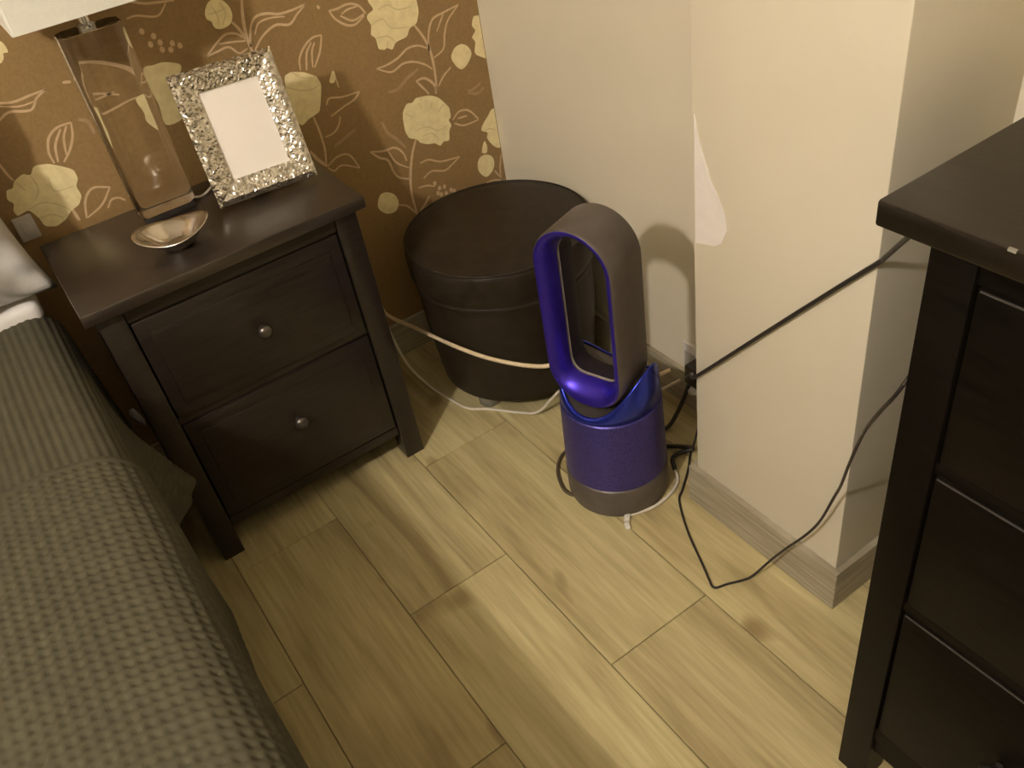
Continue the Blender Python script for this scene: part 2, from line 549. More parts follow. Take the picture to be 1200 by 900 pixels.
SPRIG_DOTS = [(858, 417), (868, 400), (861, 389), (882, 398), (883, 380), (898, 383), (869, 382), (906, 377), (337, 943), (343, 917), (354, 929), (361, 915), (360, 902), (382, 907), (394, 899), (375, 897)]
PETAL_LINES = [
    [(792, 818), (820, 822), (837, 798), (878, 788)],
    [(816, 843), (838, 846), (861, 830), (896, 827)],
    [(795, 789), (822, 785), (838, 770)],
    [(816, 762), (821, 776)],
    [(823, 610), (838, 594)],
    [(843, 561), (870, 559), (897, 541), (925, 543)],
    [(852, 542), (878, 540), (894, 518)],
    [(862, 621), (867, 604)],
    [(896, 613), (889, 596)],
    [(923, 596), (906, 582)],
    [(47, 766), (48, 739), (34, 720)],
    [(72, 754), (72, 724), (106, 720)],
    [(15, 708), (43, 711), (67, 696), (82, 677)],
    [(17, 767), (27, 743)],
    [(24, 686), (48, 683), (64, 669)],
    [(1020, 493), (1037, 493), (1054, 483)],
    [(477, 948), (482, 929), (478, 909)],
    [(496, 948), (498, 927), (485, 910)],
    [(466, 936), (481, 935), (502, 938)],
    [(570, 757), (599, 740), (624, 735), (646, 738)],
    [(590, 783), (610, 764), (642, 756)],
]


XMAX = 1058


def closed_smooth(pts, n=4):
    L = len(pts)
    out = []
    for i in range(L):
        a, b, c, d = (Vector(pts[(i + k) % L]) for k in (-1, 0, 1, 2))
        for k in range(n):
            t = k / n
            p = b.lerp(c, t)
            if L < 12:                      # buds are round, open flowers keep their scalloped outline
                p = .5 * ((2 * b) + (c - a) * t + (2 * a - 5 * b + 4 * c - d) * t * t + (3 * b - a - 3 * c + d) * t ** 3)
            elif k == 0:
                p = b.lerp((a + c) / 2, .12)
            out.append((min(p.x, XMAX), p.y))
    return out


def ribbon(bm, pts, wdt, y):
    S = [v for v in spline([(x / 1000, 0, z / 1000) for x, z in pts], 7)]
    L, Rr = [], []
    nS = len(S)
    for i, p in enumerate(S):
        t = (S[min(i + 1, nS - 1)] - S[max(i - 1, 0)]).normalized()
        nrm = Vector((-t.z, 0, t.x))
        u = i / (nS - 1)
        hw = wdt / 2000 * (.55 + .45 * math.sin(math.pi * min(1, max(0, .1 + u * .8))))
        for s, dst in ((1, L), (-1, Rr)):
            c = p + nrm * hw * s
            dst.append(bm.verts.new((min(c.x, XMAX / 1000), y, c.z)))
    for i in range(nS - 1):
        bm.faces.new((L[i], L[i + 1], Rr[i + 1], Rr[i]))


# the pattern repeats to the left and upwards beyond the part in view
for k, (dx, dz) in enumerate(((0, 0), (-1175, 0), (0, 640), (-1175, 640), (-2350, 0), (-2350, 640))):
    def sh(ps):
        return [(x + dx, z + dz) for x, z in ps]

    def okp(ps):
        return all(XL * 1000 + 5 < x and z < H * 1000 - 5 for x, z in ps)
    for ps in FLOWERS:
        ps = sh(ps)
        if okp(ps):
            flat_patch(closed_smooth(ps), WY - .0006, 'print_flower', 'flower_print', wall_back)
    for lst, mt, nm, y in ((STROKES, 'print_line', 'stem_print', WY - .0004), (FAINT_STROKES, 'print_faint', 'leaf_print', WY - .0003)):
        bm = bmesh.new()
        for wdt, ps in lst:
            ps = sh(ps)
            if okp(ps):
                ribbon(bm, ps, wdt, y)
        if nm == 'stem_print':
            for (x, z) in sh(SPRIG_DOTS):
                if okp([(x, z)]):
                    c = [bm.verts.new((min(x + 5 * math.cos(a * math.pi / 4), XMAX) / 1000, y, (z + 6 * math.sin(a * math.pi / 4)) / 1000)) for a in range(8)]
                    bm.faces.new(c)
        obj(nm, bm, mt, wall_back)
    bm = bmesh.new()
    for ps in PETAL_LINES:
        ps = sh(ps)
        if okp(ps):
            ribbon(bm, ps, 2.6, WY - .0009)
    obj('petal_print', bm, 'print_petal', wall_back)

# patch of white filler on the pillar edge
bm = bmesh.new()
pp = [(-.868, .83), (-.878, .79), (-.888, .765), (-.900, .735), (-.918, .71), (-.931, .685), (-.936, .66), (-.926, .635), (-.910, .622), (-.890, .618), (-.868, .612)]
fr = [bm.verts.new((PX - .0012, y, z)) for y, z in pp]
bk = [bm.verts.new((PX + .0005, y, z)) for y, z in pp]
bm.faces.new(fr)
for i in range(len(pp)):
    j = (i + 1) % len(pp)
    bm.faces.new((fr[i], fr[j], bk[j], bk[i]))
obj('filler_patch', bm, 'patch', pillar)

# ------------------------------------------------------------------ ceiling lamp (lights the room)
cl = root('ceiling_lamp', (LAMP_POS[0], LAMP_POS[1], H), 'round lit globe lamp hanging from the ceiling above the bed', 'lamp')
obj('canopy', lathe([(.001, H), (.06, H), (.06, H - .02), (.02, H - .035), (.001, H - .035)], LAMP_POS[0], LAMP_POS[1], 32), 'chrome', cl, angle=40)
obj('stem', lathe([(.008, H - .03), (.008, LAMP_POS[2] + .058)], LAMP_POS[0], LAMP_POS[1], 12), 'chrome', cl)
bm = bmesh.new()
bmesh.ops.create_uvsphere(bm, u_segments=32, v_segments=20, radius=.060, matrix=Matrix.Translation(LAMP_POS))
obj('globe', bm, 'globe', cl, smooth=True)

# ------------------------------------------------------------------ bed
bed = root('bed', (-.83, -1.05, 0), 'bed with a white mattress and dark base under the olive covers', 'bed')
obj('base', box(-1.60, -.06, -2.06, -.05, .10, .30, .01), 'bedbase', bed, angle=40)
for x in (-1.52, -.14):
    for y in (-1.98, -.13):
        obj('leg', lathe([(.022, 0), (.028, .10)], x, y, 20), 'wood', bed, smooth=False)
obj('mattress', box(-1.62, -.052, -2.08, -.03, .302, .562, .035, 4), 'sheet', bed, angle=60)

obj('folded_sheet', box(-1.60, -.048, -.118, -.022, .556, .604, .018, 4), 'sheet', bed, angle=60)


def cloth(name, mat, y0, y1, zt, R0, xs, hem_z, flare, relief, dy, yshift, xl=-1.63, ds=.003, border=0.0, xfine=-.78, head_drop=0.0):
    """a cover over the bed: flat top, rounded shoulder, side hanging to the hem. Relief is modelled."""
    ny = int(round((y0 - y1) / dy)) + 1
    tops = []
    x = xl
    while x < xfine:
        tops.append(x)
        x += .03
    n = int((xs - R0 - xfine) / ds)
    tops += [xfine + (xs - R0 - xfine) * i / n for i in range(n)]
    na = max(6, int(R0 * math.pi / 2 / ds))
    nsd = int((zt - R0 - hem_z(-.8)) / ds)
    verts = []
    faces = []
    for j in range(ny):
        y = y0 - j * dy
        e = (j * dy)
        hz = hem_z(y)
        prof = []
        s = 0
        for x in tops:
            prof.append((x, zt, 0, 1, x + .0))
        s0 = xs - R0
        for k in range(na):
            a = k / na * math.pi / 2
            prof.append((xs - R0 + R0 * math.sin(a), zt - R0 + R0 * math.cos(a), math.sin(a), math.cos(a), s0 + R0 * a))
        s1 = s0 + R0 * math.pi / 2
        for k in range(nsd + 1):
            u = k / nsd
            z = (zt - R0) + (hz - (zt - R0)) * u
            fx = flare(y, u)
            prof.append((xs + fx, z, 1, 0, s1 + ((zt - R0) - hz) * u))
        for (x, z, nx, nz, s) in prof:
            wav = .0035 * mnoise.noise(Vector((x * 4, y * 4, z * 3))) + .0012 * mnoise.noise(Vector((x * 14, y * 14, z * 9 + 3)))
            h = relief(s, y, e)
            yy = y + yshift(s)
            zz = z + nz * (h + wav * 2)
            if head_drop and e < .03:
                q = 1 - e / .03
                zz -= head_drop * (1 - math.sqrt(max(0, 1 - q * q)))
            verts.append((x + nx * (h + wav), yy, zz))
    nc = len(prof)
    for j in range(ny - 1):
        for k in range(nc - 1):
            a = j * nc + k
            faces.append((a, a + 1, a + nc + 1, a + nc))
    me = bpy.data.meshes.new(name)
    me.from_pydata(verts, [], faces)
    o = mesh_obj(name, me, mat, smooth=True)
    return o


PIT = .0152


def waffle(s, y, e):
    if e < .004:
        return .001
    if e < .016:
        return .0035
    if e < .019:
        return .0005
    a = math.sin(math.pi * s / PIT)
    b = math.sin(math.pi * y / PIT)
    return .0042 * (1 - (a * a * b * b) ** 1.3)


def ribs(s, y, e):
    a = math.sin(math.pi * s / .0135)
    b = math.sin(math.pi * y / .0135)
    return .0023 * (1 - a * a * (.5 + .5 * b * b))


def lerp_list(v, tab):
    """piecewise linear table, keys descending"""
    if v >= tab[0][0]:
        return tab[0][1]
    for (a, fa), (b, fb) in zip(tab, tab[1:]):
        if v >= b:
            t = (v - a) / (b - a)
            t = t * t * (3 - 2 * t)
            return fa + (fb - fa) * t
    return tab[-1][1]


def flare_blanket(y, u):
    f = lerp_list(y, [(-.08, .012), (-.20, .018), (-.33, .024), (-.37, .050), (-.41, .072), (-.455, .050), (-.52, .006), (-.62, -.002)])
    return f * (u ** 1.3)


bl = cloth('blanket', 'olive', -.085, -.74, .573, .055, -.033, lambda y: lerp_list(y, [(-.30, .30), (-.41, .295), (-.52, .30), (-.62, .26)]), flare_blanket, ribs, .004, lambda s: 0.0, head_drop=.03)
tag(bl, 'olive green ribbed blanket on the bed between pillow and bedspread', 'blanket')
bs = cloth('bedspread', 'olive', -.592, -2.14, .581, .065, -.024, lambda y: lerp_list(y, [(-.6, .22), (-.8, .20), (-1.4, .17)]), lambda y, u: -.004 * u + .012 * math.sin(y * 9) * u * u, waffle, .003,
           lambda s: -.30 * max(0, s + .14) if s < .02 else -.048 - .10 * (s - .02))
tag(bs, 'olive green waffle-weave bedspread with stitched hem over the bed', 'bedspread')

bm = bmesh.new()
bmesh.ops.create_icosphere(bm, subdivisions=3, radius=1)
for v in bm.verts:
    v.co *= 1 + .35 * mnoise.noise(v.co * 1.7)
    v.co = Vector((.004 + v.co.x * .007 - .004 * v.co.z, -.374 + v.co.y * .010, .452 + v.co.z * .020))
obj('sheet_corner', bm, 'sheet_shaded', bed, smooth=True)

# pillow standing against the wall at the head of the bed
bm = bmesh.new()
NU, NV = 60, 44
HWP, HHP, TP = .34, .19, .062
grid = {}
for sgn in (1, -1):
    for i in range(NU + 1):
        for j in range(NV + 1):
            u, v = i / NU * 2 - 1, j / NV * 2 - 1
            edge = i in (0, NU) or j in (0, NV)
            if edge and sgn == -1:
                grid[(sgn, i, j)] = grid[(1, i, j)]
                continue
            px = HWP * u * (1 - .07 * (1 - v * v))
            pz = HHP * v * (1 - .09 * (1 - u * u))
            t = TP * ((1 - u ** 4) * (1 - v ** 4)) ** .55
            wr = .018 * mnoise.noise(Vector((px * 12 + 2, pz * 14, sgn))) + .012 * math.sin(px * 40 + pz * 65 + 4 * mnoise.noise(Vector((px * 8, pz * 8, 1))))
            t2 = t + (wr * min(1, t / .03) if not edge else 0)
            grid[(sgn, i, j)] = bm.verts.new((px, -sgn * t2, pz))
for sgn in (1, -1):
    for i in range(NU):
        for j in range(NV):
            q = [grid[(sgn, i, j)], grid[(sgn, i + 1, j)], grid[(sgn, i + 1, j + 1)], grid[(sgn, i, j + 1)]]
            bm.faces.new(q if sgn == 1 else q[::-1])
pil = obj('pillow', bm, 'satin', smooth=True)
pil.location = (-.350, -.098, .598 + .195)
pil.rotation_euler = (math.radians(-6), math.radians(-1.5), math.radians(0))
tag(pil, 'shiny white satin pillow propped against the floral wallpaper', 'pillow')

# ------------------------------------------------------------------ nightstand
NW, NY0, NY1, NH = .531, -.349, -.014, .655
ns = root('nightstand', (NW / 2, (NY0 + NY1) / 2, 0), 'black-brown wooden nightstand with two drawers beside the bed', 'nightstand')
obj('top', box(0, NW, NY0, NY1, NH - .024, NH, .003), 'top', ns, angle=40)
IN, LW = .0176, .045
lx = (IN, NW - IN - LW)
ly = (NY0 + IN, NY1 - IN - LW)
for x in lx:
    for y in ly:
        bm = box(x, x + LW, y, y + LW, 0, NH - .0245, .002)
        obj('leg', bm, 'wood', ns, angle=40)
for x in (IN + .008, NW - IN - .026):
    obj('side_panel', box(x, x + .018, ly[0] + LW, ly[1], .075, NH - .025), 'wood', ns)
obj('back_panel', box(IN + LW, NW - IN - LW, NY1 - IN - .012, NY1 - IN, .075, NH - .025), 'wood', ns)
obj('bottom_panel', box(IN + .03, NW - IN - .03, NY0 + IN + .03, NY1 - IN - .014, .078, .092), 'void', ns)
fx0, fx1 = IN + LW + .001, NW - IN - LW - .001
obj('rail', box(fx0, fx1, NY0 + IN + .004, NY0 + IN + .03, .598, NH - .0245, .001), 'wood', ns)
obj('rail', box(fx0, fx1, NY0 + IN + .010, NY0 + IN + .03, .357, .373), 'wood', ns)
obj('rail', box(fx0, fx1, NY0 + IN + .006, NY0 + IN + .03, .072, .096, .001), 'wood', ns)
for z0, z1, zk in ((.374, .596, .482), (.098, .356, .251)):
    d = obj('drawer', box(fx0 + .002, fx1 - .002, NY0 + IN + .003, NY0 + IN + .022, z0 + .0015, z1 - .0015, .003), 'wood', ns, angle=40)
    # raised border round the drawer front
    bm = box(fx0 + .026, fx1 - .026, NY0 + IN + .0005, NY0 + IN + .004, z0 + .028, z1 - .028, .002)
    obj('drawer_field', bm, 'wood', d, angle=40)
    kb = lathe([(.004, 0), (.0065, .002), (.006, .010), (.011, .014), (.0145, .020), (.0125, .026), (.006, .029), (0, .0295)], 0, 0, 24)
    bmesh.ops.rotate(kb, cent=(0, 0, 0), matrix=Matrix.Rotation(math.pi / 2, 3, 'X'), verts=kb.verts[:])
    bmesh.ops.translate(kb, vec=(NW / 2 + .005, NY0 + IN + .001, zk), verts=kb.verts[:])
    obj('knob', kb, 'knob', d, angle=50)

# ------------------------------------------------------------------ picture frame
FWD, FHT = .194, .243
lean = math.radians(19.5)
pf = root('picture_frame', (.4065, -.1895, NH), 'silver mosaic picture frame with a blank white picture on the nightstand', 'picture frame', math.radians(-7))
ML = Matrix.Rotation(-lean, 4, 'X')


def lean_bm(bm):
    bm.transform(Matrix.Translation((0, 0, .0065)) @ ML)
    return bm


BW = .041


def frame_border(u0, u1, v0, v1):
    """border bar faceted with little uneven chips, bevelled to the opening"""
    bm = bmesh.new()
    n1 = max(3, int((u1 - u0) / 0.0034))
    n2 = max(3, int((v1 - v0) / 0.0034))
    g = []
    for i in range(n1 + 1):
        row = []
        for j in range(n2 + 1):
            u = u0 + (u1 - u0) * i / n1
            v = v0 + (v1 - v0) * j / n2
            edge = i in (0, n1) or j in (0, n2)
            ju, jv = (0, 0) if edge else (random.uniform(-.0009, .0009), random.uniform(-.0009, .0009))
            d = min(FWD / 2 - abs(u), v, FHT - v)
            prof = .010 + .008 * min(1, d / .010) - .007 * max(0, (d - .012) / (BW - .012))
            row.append(bm.verts.new((u + ju, -prof - random.uniform(0, .0013), v + jv)))
        g.append(row)
    for i in range(n1):
        for j in range(n2):
            if random.random() < .5:
                bm.faces.new((g[i][j], g[i + 1][j], g[i + 1][j + 1]))
                bm.faces.new((g[i][j], g[i + 1][j + 1], g[i][j + 1]))
            else:
                bm.faces.new((g[i][j], g[i + 1][j], g[i][j + 1]))
                bm.faces.new((g[i + 1][j], g[i + 1][j + 1], g[i][j + 1]))
    # back and sides
    ring = [g[i][0] for i in range(n1 + 1)] + [g[n1][j] for j in range(1, n2 + 1)] + [g[i][n2] for i in range(n1 - 1, -1, -1)] + [g[0][j] for j in range(n2 - 1, 0, -1)]
    bk = [bm.verts.new((v.co.x, -.004, v.co.z)) for v in ring]
    L = len(ring)
    for i in range(L):
        bm.faces.new((ring[i], ring[(i + 1) % L], bk[(i + 1) % L], bk[i]))
    bm.faces.new(bk)
    return lean_bm(bm)


hw = FWD / 2
for nm, a in (('frame_stile', (-hw, -hw + BW, 0, FHT)), ('frame_stile', (hw - BW, hw, 0, FHT)), ('frame_rail', (-hw + BW, hw - BW, 0, BW)), ('frame_rail', (-hw + BW, hw - BW, FHT - BW, FHT))):
    obj(nm, frame_border(*a), 'mosaic', pf, local=True)
obj('picture', lean_bm(box(-hw + BW - .004, hw - BW + .004, -.0075, -.0055, BW - .004, FHT - BW + .004)), 'paper', pf, local=True)
obj('backing', lean_bm(box(-hw + .004, hw - .004, -.0045, 0, .004, FHT - .004)), 'backing', pf, local=True)
st = box(-.02, .02, -.0015, .0015, 0, .165)
st.transform(Matrix.Translation((0, .105, .003)) @ Matrix.Rotation(math.radians(20), 4, 'X'))
obj('strut', st, 'backing', pf, local=True)

# ------------------------------------------------------------------ table lamp
LX0, LX1, LY0, LY1 = .179, .287, -.120, -.060
LCX, LCY = (LX0 + LX1) / 2, (LY0 + LY1) / 2
tl = root('table_lamp', (LCX, LCY, NH), 'unlit table lamp with a clear glass column and white rectangular shade', 'lamp')
obj('foot', box(LX0 + .006, LX1 - .006, LY0 + .004, LY1 - .004, NH, NH + .014, .002), 'blackplastic', tl, angle=40)
z0, z1 = NH + .0142, 1.004
bm = box(LX0, LX1, LY0, LY1, z0, z1)
bmesh.ops.bevel(bm, geom=[e for e in bm.edges if abs(e.verts[0].co.z - e.verts[1].co.z) > .1], offset=.013, segments=1, affect='EDGES')
bmesh.ops.bevel(bm, geom=bm.edges[:], offset=.0012, segments=1, affect='EDGES')
obj('glass_column', bm, 'glass', tl, angle=30)
obj('neck', lathe([(.016, z1), (.016, z1 + .006), (.009, z1 + .010), (.009, z1 + .045), (.014, z1 + .05), (.014, z1 + .085)], LCX, LCY, 24), 'chrome', tl, angle=40)
bm = bmesh.new()
bmesh.ops.create_uvsphere(bm, u_segments=20, v_segments=14, radius=.022, matrix=Matrix.Translation((LCX, LCY, z1 + .108)))
obj('bulb', bm, 'bulb', tl, smooth=True)
SX0, SX1, SY0, SY1, SZ0, SZ1 = .114, .352, -.157, -.028, 1.036, 1.245
bm = bmesh.new()
th = .003
if True:
    o1 = [(SX0, SY0), (SX1, SY0), (SX1, SY1), (SX0, SY1)]
    i1 = [(SX0 + th, SY0 + th), (SX1 - th, SY0 + th), (SX1 - th, SY1 - th), (SX0 + th, SY1 - th)]
    V = [[bm.verts.new((x, y, zz)) for x, y in ps] for ps, zz in ((o1, SZ0), (o1, SZ1), (i1, SZ1), (i1, SZ0))]
    for r in range(4):
        A_, B_ = V[r], V[(r + 1) % 4]
        for k in range(4):
            j = (k + 1) % 4
            bm.faces.new((A_[k], A_[j], B_[j], B_[k]))
bmesh.ops.bevel(bm, geom=[e for e in bm.edges if abs(e.verts[0].co.z - e.verts[1].co.z) > .1], offset=.004, segments=3, affect='EDGES')
sh_o = obj('shade', bm, 'shade', tl, angle=40)
bm = bmesh.new()
tube([(SX0 + th, LCY, z1 + .07), (SX1 - th, LCY, z1 + .07)], .0015, 6, 1, bm)
tube([(LCX, SY0 + th, z1 + .07), (LCX, SY1 - th, z1 + .07)], .0015, 6, 1, bm)
obj('shade_carrier', bm, 'chrome', sh_o)
obj('cord', tube([(LX1 - .012, LY1 - .004, NH + .005), (.300, -.085, NH + .003), (.325, -.070, NH + .003), (.350, -.035, NH + .003), (.362, -.016, NH + .003)], .0026), 'whitecord', tl, smooth=True)

# ------------------------------------------------------------------ silver dish
DC = Vector((.207, -.246, NH))
bm = bmesh.new()
NR, NS = 12, 56
prev = None
rings = []
prof = [(0, .006, 0), (.25, .006, 0), (.40, .009, .02), (.55, .016, .1), (.72, .026, .35), (.88, .034, .7), (1.0, .037, 1.0), (1.015, .0355, 1.0), (.99, .033, 1), (.86, .029, .7), (.70, .020, .35), (.52, .009, .1), (.42, .001, .0), (0, .0005, 0)]
for r, z, wv in prof:
    ring = []
    if r == 0:
        rings.append([bm.verts.new(DC + Vector((0, 0, z)))])
        continue
    for k in range(NS):
        a = 2 * math.pi * k / NS
        rr = r * (1 + .06 * wv * math.cos(2 * a + .4) - .05 * wv * math.cos(3 * a + 1.0))
        ring.append(bm.verts.new(DC + Vector((.064 * rr * math.cos(a), .057 * rr * math.sin(a), z + .006 * wv * math.cos(2 * a + .9)))))
    rings.append(ring)
for a, b in zip(rings, rings[1:]):
    for k in range(NS):
        j = (k + 1) % NS
        if len(a) == 1:
            bm.faces.new((a[0], b[k], b[j]))
        elif len(b) == 1:
            bm.faces.new((a[k], b[0], a[j]))
        else:
            bm.faces.new((a[k], a[j], b[j], b[k]))
dish = obj('silver_dish', bm, 'silver', smooth=True)
tag(dish, 'small polished silver dish with wavy rim in front of the table lamp', 'dish')

# wall plate beside the pillow
wp = root('wall_plate', (-.002, WY, .682), 'small pale grey plate on the wallpaper between pillow and nightstand', 'wall plate')
obj('plate', box(-.022, .014, WY - .012, WY - .001, .655, .703, .003), 'plate', wp, angle=40)
obj('button', box(-.012, .004, WY - .015, WY - .0115, .665, .693, .0015), 'plate', wp, angle=40)

# ------------------------------------------------------------------ pouf
PXc, PYc, PR, PH = .846, -.258, .213, .420
pf2 = root('storage_pouf', (PXc, PYc, 0), 'round dark brown leather storage pouf in the room corner', 'pouf')
k = .93
obj('body', lathe([(.001, .058), (PR * .86, .058), (PR * .88, .063), (PR * .94, .20), (PR * .955, .325), (.001, .325)], PXc, PYc, 72), 'leather', pf2, angle=40)
obj('band', lathe([(PR * .955, .318), (PR * .968, .321), (PR * .968, .331), (PR * .955, .334)], PXc, PYc, 72, cap=False), 'leather', pf2, smooth=True)
obj('lid', lathe([(.001, .336), (PR * .972, .336), (PR * .985, .342), (PR, .355), (PR, PH - .022), (PR * .992, PH - .012), (PR * .975, PH - .004), (PR * .955, PH - .001), (PR * .80, PH + .003), (PR * .4, PH + .006), (0, PH + .007)], PXc, PYc, 72), 'leather', pf2, angle=50)
pp_ = []
for kk in range(73):
    a = 2 * math.pi * kk / 72
    pp_.append((PXc + PR * .975 * math.cos(a), PYc + PR * .975 * math.sin(a), PH - .003))
obj('piping', tube(pp_, .003, 6, 1, None, False), 'leather', pf2, smooth=True)
for a in (198, 288, 18, 108):
    a = math.radians(a)
    obj('foot', lathe([(.024, 0), (.027, .004), (.027, .057)], PXc + (.130) * math.cos(a), PYc + .130 * math.sin(a), 24), 'foot', pf2, angle=40)

# ------------------------------------------------------------------ bladeless fan
FX, FY = .779, -.7136
FA = math.radians(-161)
fan = root('tower_fan', (FX, FY, 0), 'blue and grey bladeless tower fan heater standing on the floor', 'fan', FA)
# local axes of the fan: +x is the way it faces, y across, z up


obj('base', lathe([(.098, 0), (.104, .003), (.1055, .010), (.1055, .070), (.103, .074), (.100, .075)], 0, 0, 72), 'iron', fan, local=True, angle=40)
obj('filter_cover', lathe([(.100, .0752), (.1045, .0775), (.1045, .085), (.100, .244), (.097, .247)], 0, 0, 72), 'filter', fan, local=True, angle=40)


def zt(u):
    return .259 + .086 * (min(1, abs(u) / .093)) ** 2.5


NS = 96
bm = bmesh.new()
rs = []
for (r, kz) in ((.096, 0), (.0985, .02), (.0975, .5), (.0945, .97), (.0935, 1.0), (.0905, 1.0), (.089, .95)):
    ring = []
    for k in range(NS):
        a = 2 * math.pi * k / NS
        u = .093 * math.sin(a)
        z = .2475 + (zt(u) - .2475) * kz
        ring.append(bm.verts.new((r * math.cos(a), r * math.sin(a), z)))
    rs.append(ring)
for a_, b_ in zip(rs, rs[1:]):
    for k in range(NS):
        j = (k + 1) % NS
        bm.faces.new((a_[k], a_[j], b_[j], b_[k]))
obj('collar', bm, 'blue_collar', fan, local=True, smooth=True)
bm = bmesh.new()
rs = []
for q in range(13):
    r = .0905 * (1 - q / 12)
    if q == 12:
        rs.append([bm.verts.new((0, 0, zt(0) - .004))])
    else:
        rs.append([bm.verts.new((r * math.cos(2 * math.pi * k / NS), r * math.sin(2 * math.pi * k / NS), zt(r * math.sin(2 * math.pi * k / NS)) - .004)) for k in range(NS)])
for a_, b_ in zip(rs, rs[1:]):
    for k in range(NS):
        j = (k + 1) % NS
        if len(b_) == 1:
            bm.faces.new((a_[k], a_[j], b_[0]))
        else:
            bm.faces.new((a_[k], a_[j], b_[j], b_[k]))
obj('saddle', bm, 'iron', fan, local=True, smooth=True)

LA, LZ0, LZ1 = .080, .268, .652
NA = 28
sid = 10
pts_path = []
for k in range(NA + 1):            # lower half circle, left to right
    a = math.pi + math.pi * k / NA
    pts_path.append((math.cos(a), math.sin(a), 0))
for k in range(1, sid):
    pts_path.append((1, 0, k / sid))
for k in range(NA + 1):            # upper half circle
    a = math.pi * k / NA
    pts_path.append((math.cos(a), math.sin(a), 1))
for k in range(1, sid):
    pts_path.append((-1, 0, 1 - k / sid))


def loop_part(name, prof, mat):
    bm = bmesh.new()
    rings = []
    prof = [(n, d + .025) for n, d in prof]
    zc0, zc1 = LZ0 + LA, LZ1 - LA
    for (cx, sz, t) in pts_path:
        zc = zc0 + (zc1 - zc0) * t
        rings.append([bm.verts.new((d, (LA - n) * cx - .004, zc + (LA - n * (1 + .75 * max(0, -sz) ** 2 * (1 if t == 0 else 0))) * sz)) for n, d in prof])
    L = len(rings)
    for i in range(L):
        a, b = rings[i], rings[(i + 1) % L]
        for k in range(len(prof) - 1):
            bm.faces.new((a[k], a[k + 1], b[k + 1], b[k]))
    return obj(name, bm, mat, fan, local=True, angle=45)


lp = loop_part('loop_shell', [(.012, -.049), (.005, -.0505), (.001, -.049), (0, -.045), (0, .043), (.0008, .047), (.003, .0495)], 'iron')
loop_part('loop_rim', [(.003, .0495), (.0055, .0505), (.009, .0495), (.014, .045), (.020, .036), (.0245, .024), (.0265, .012)], 'blue')
loop_part('air_slit', [(.0265, .012), (.0245, .0105), (.0245, .0065), (.0265, .005)], 'slit')
loop_part('loop_inner', [(.0265, .005), (.0275, .000), (.0265, -.020), (.022, -.040), (.012, -.049)], 'dark_duct')
obj('power_cord', tube([(.874, -.672, .03), (.895, -.655, .010), (.90, -.60, .004), (.85, -.575, .004), (.785, -.566, .004), (.735, -.572, .004), (.700, -.602, .004), (.680, -.640, .004), (.674, -.668, .004), (.684, -.692, .004), (.700, -.71, .004)], .0038), 'browncord', fan, smooth=True)

# ------------------------------------------------------------------ chest of drawers
DX0, DY1, DY0, DH = .611, -1.362, -2.96, .973
DI = .035
dr = root('chest_of_drawers', ((DX0 + XS2) / 2, (DY0 + DY1) / 2, 0), 'large black-brown wooden chest of drawers against the wall past the pillar', 'chest of drawers')
DB = XS2 - .016
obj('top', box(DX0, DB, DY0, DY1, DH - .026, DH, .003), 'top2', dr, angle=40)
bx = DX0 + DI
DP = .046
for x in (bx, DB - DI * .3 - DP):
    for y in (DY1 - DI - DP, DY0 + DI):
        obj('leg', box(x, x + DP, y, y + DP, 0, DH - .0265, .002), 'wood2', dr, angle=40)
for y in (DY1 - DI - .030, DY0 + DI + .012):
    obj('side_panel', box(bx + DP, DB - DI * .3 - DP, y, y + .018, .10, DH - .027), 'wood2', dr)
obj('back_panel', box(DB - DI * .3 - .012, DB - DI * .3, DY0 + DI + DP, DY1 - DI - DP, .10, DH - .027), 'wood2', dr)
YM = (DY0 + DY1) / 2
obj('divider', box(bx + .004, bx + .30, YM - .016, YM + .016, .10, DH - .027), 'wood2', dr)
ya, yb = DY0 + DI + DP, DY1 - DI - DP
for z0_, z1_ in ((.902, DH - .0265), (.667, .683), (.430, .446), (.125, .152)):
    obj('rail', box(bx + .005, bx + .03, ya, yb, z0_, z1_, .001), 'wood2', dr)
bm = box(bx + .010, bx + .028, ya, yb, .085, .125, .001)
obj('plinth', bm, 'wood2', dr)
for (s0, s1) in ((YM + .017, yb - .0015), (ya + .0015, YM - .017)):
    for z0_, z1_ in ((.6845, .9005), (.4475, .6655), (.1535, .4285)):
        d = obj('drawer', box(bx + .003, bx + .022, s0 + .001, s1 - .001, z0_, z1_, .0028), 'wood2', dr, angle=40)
        obj('drawer_edge', box(bx + .0022, bx + .0045, s0 + .004, s1 - .004, z1_ - .0032, z1_ - .0014), 'woodline', d)
        for yk in (s1 - .155, s0 + .155):
            kb = lathe([(.004, 0), (.0065, .002), (.006, .010), (.012, .014), (.0155, .020), (.0135, .026), (.006, .029), (0, .0295)], 0, 0, 24)
            bmesh.ops.rotate(kb, cent=(0, 0, 0), matrix=Matrix.Rotation(-math.pi / 2, 3, 'Y'), verts=kb.verts[:])
            bmesh.ops.translate(kb, vec=(bx + .003, yk, (z0_ + z1_) / 2), verts=kb.verts[:])
            obj('knob', kb, 'blackplastic', d, angle=50)
obj('chipped_edge', box(DX0 + .0002, DX0 + .003, -1.488, -1.481, DH - .0035, DH + .0002), 'foot', dr)

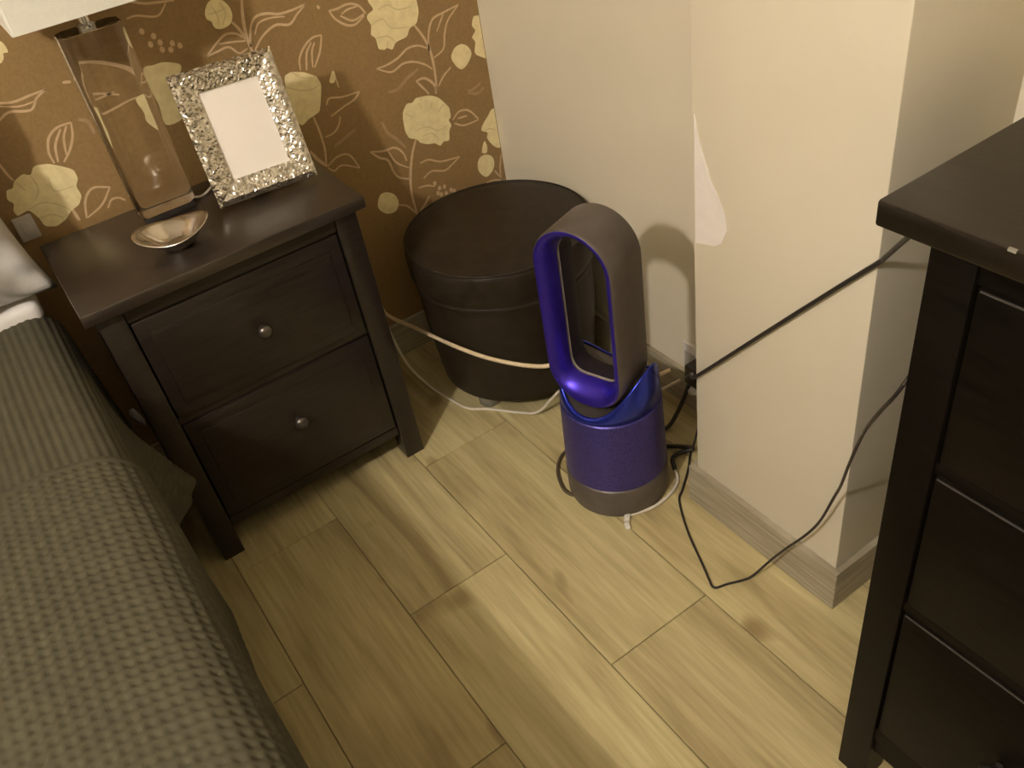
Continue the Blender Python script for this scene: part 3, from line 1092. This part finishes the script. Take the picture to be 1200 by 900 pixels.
# ------------------------------------------------------------------ cords, plugs, sockets
cc = obj('extension_cable', tube([(.600, -.016, .31), (.612, -.030, .245), (.612, -.055, .196), (.630, -.17, .205), (.636, -.36, .250), (.664, -.46, .256), (.705, -.545, .262), (.738, -.588, .272), (.80, -.592, .28), (.88, -.60, .20), (.955, -.62, .13), (1.0, -.640, .135)], .0046), 'cream', smooth=True)
tag(cc, 'thick cream cord strung from the nightstand past the pouf', 'cord')
wc = obj('lamp_cable', tube([(.606, -.020, .20), (.613, -.035, .145), (.612, -.10, .070), (.635, -.15, .012), (.650, -.225, .004), (.664, -.285, .004), (.700, -.325, .004), (.745, -.385, .004), (.775, -.425, .012), (.800, -.458, .060), (.818, -.49, .10), (.86, -.545, .12), (.95, -.585, .03), (1.0, -.60, .05), (1.026, -.64, .09)], .0034), 'whitecord', smooth=True)
tag(wc, 'thin white cord sagging to the floor in front of the pouf', 'cord')
tc_ = obj('power_cable', tube([(1.012, -.690, .138), (.97, -.72, .175), (.900, -.815, .285), (.858, -.860, .330), (.8565, -.880, .347), (.857, -1.04, .533), (.8575, -1.150, .660), (.8575, -1.206, .724), (.845, -1.222, .744), (.800, -1.272, .808), (.774, -1.300, .843), (.745, -1.331, .884)], 0.0034), 'blackcord', smooth=True)
tag(tc_, 'taut black cord rising across the pillar to the chest of drawers', 'cord')
bc = obj('charging_cable', tube([(.76, -1.384, .82), (.715, -1.380, .775), (.674, -1.375, .725), (.692, -1.345, .663), (.737, -1.300, .572), (.768, -1.265, .471), (.803, -1.232, .375), (.829, -1.205, .308), (.838, -1.178, .222), (.836, -1.155, .168), (.829, -1.118, .100), (.822, -1.092, .048), (.800, -1.075, .010), (.782, -1.067, .004), (.757, -1.055, .003), (.732, -1.045, .003), (.738, -1.025, .003), (.752, -.995, .003), (.790, -.912, .003), (.832, -.844, .003), (.858, -.825, .003), (.905, -.792, .003), (.945, -.758, .003), (.975, -.74, .008), (1.012, -.72, .06), (1.030, -.69, .10)], .0023), 'blackcord', smooth=True)
tag(bc, 'thin black cord looping over the floor in front of the pillar', 'cord')
# cord bundle behind the fan
dk = obj('tangled_cable', tube([(.885, -.775, .004), (.905, -.745, .004), (.925, -.75, .012), (.945, -.765, .02), (.935, -.735, .012), (.915, -.70, .006), (.93, -.665, .005), (.965, -.67, .012), (1.0, -.672, .055), (1.020, -.675, .10)], .0048), 'blackcord', smooth=True)
tag(dk, 'dark cord tangled on the floor behind the fan', 'cord')
pc = root('plug_cord', (.715, -.815, 0), 'short white cord with a small plug lying beside the fan base', 'cord')
obj('cord', tube([(.884, -.776, .004), (.876, -.790, .004), (.860, -.806, .004), (.826, -.819, .004), (.785, -.822, .004), (.752, -.814, .004), (.732, -.806, .004)], .0036), 'whitecord', pc, smooth=True)
bm = box(-.009, .009, -.006, .006, 0, .010, .002)
bm.transform(Matrix.Translation((.722, -.809, 0)) @ Matrix.Rotation(math.radians(40), 4, 'Z'))
obj('plug_body', bm, 'plastic', pc, angle=40)
bm = box(-.012, .004, -.005, .005, .001, .008, .0015)
bm.transform(Matrix.Translation((.710, -.822, 0)) @ Matrix.Rotation(math.radians(65), 4, 'Z'))
obj('plug_tip', bm, 'plastic', pc, angle=40)

so = root('wall_socket', (XS, -.672, .13), 'white double wall socket low on the wall behind the fan', 'socket')
obj('plate', box(XS - .010, XS - .0005, -.72, -.625, .098, .180, .003), 'plastic', so, angle=40)
obj('recess', box(XS - .0115, XS - .0095, -.712, -.678, .115, .160, .001), 'plate', so)
obj('recess', box(XS - .0115, XS - .0095, -.666, -.632, .115, .160, .001), 'plate', so)
ad = root('black_adapter', (XS - .03, -.686, .138), 'black power adapter plugged into the wall socket behind the fan', 'adapter')
obj('housing', box(XS - .050, XS - .0117, -.712, -.672, .112, .162, .004), 'blackplastic', ad, angle=40)
pg = root('white_plug', (XS - .03, -.68, .09), 'rounded white plug hanging under the black adapter behind the fan', 'plug')
bm = lathe([(0, 0), (.011, .001), (.014, .006), (.013, .022), (.008, .030), (.005, .034), (0, .034)], 0, 0, 24)
bm.transform(Matrix.Translation((XS - .0125, -.684, .088)) @ Matrix.Rotation(-math.pi / 2, 4, 'Y'))
obj('plug_body', bm, 'plastic', pg, angle=50)
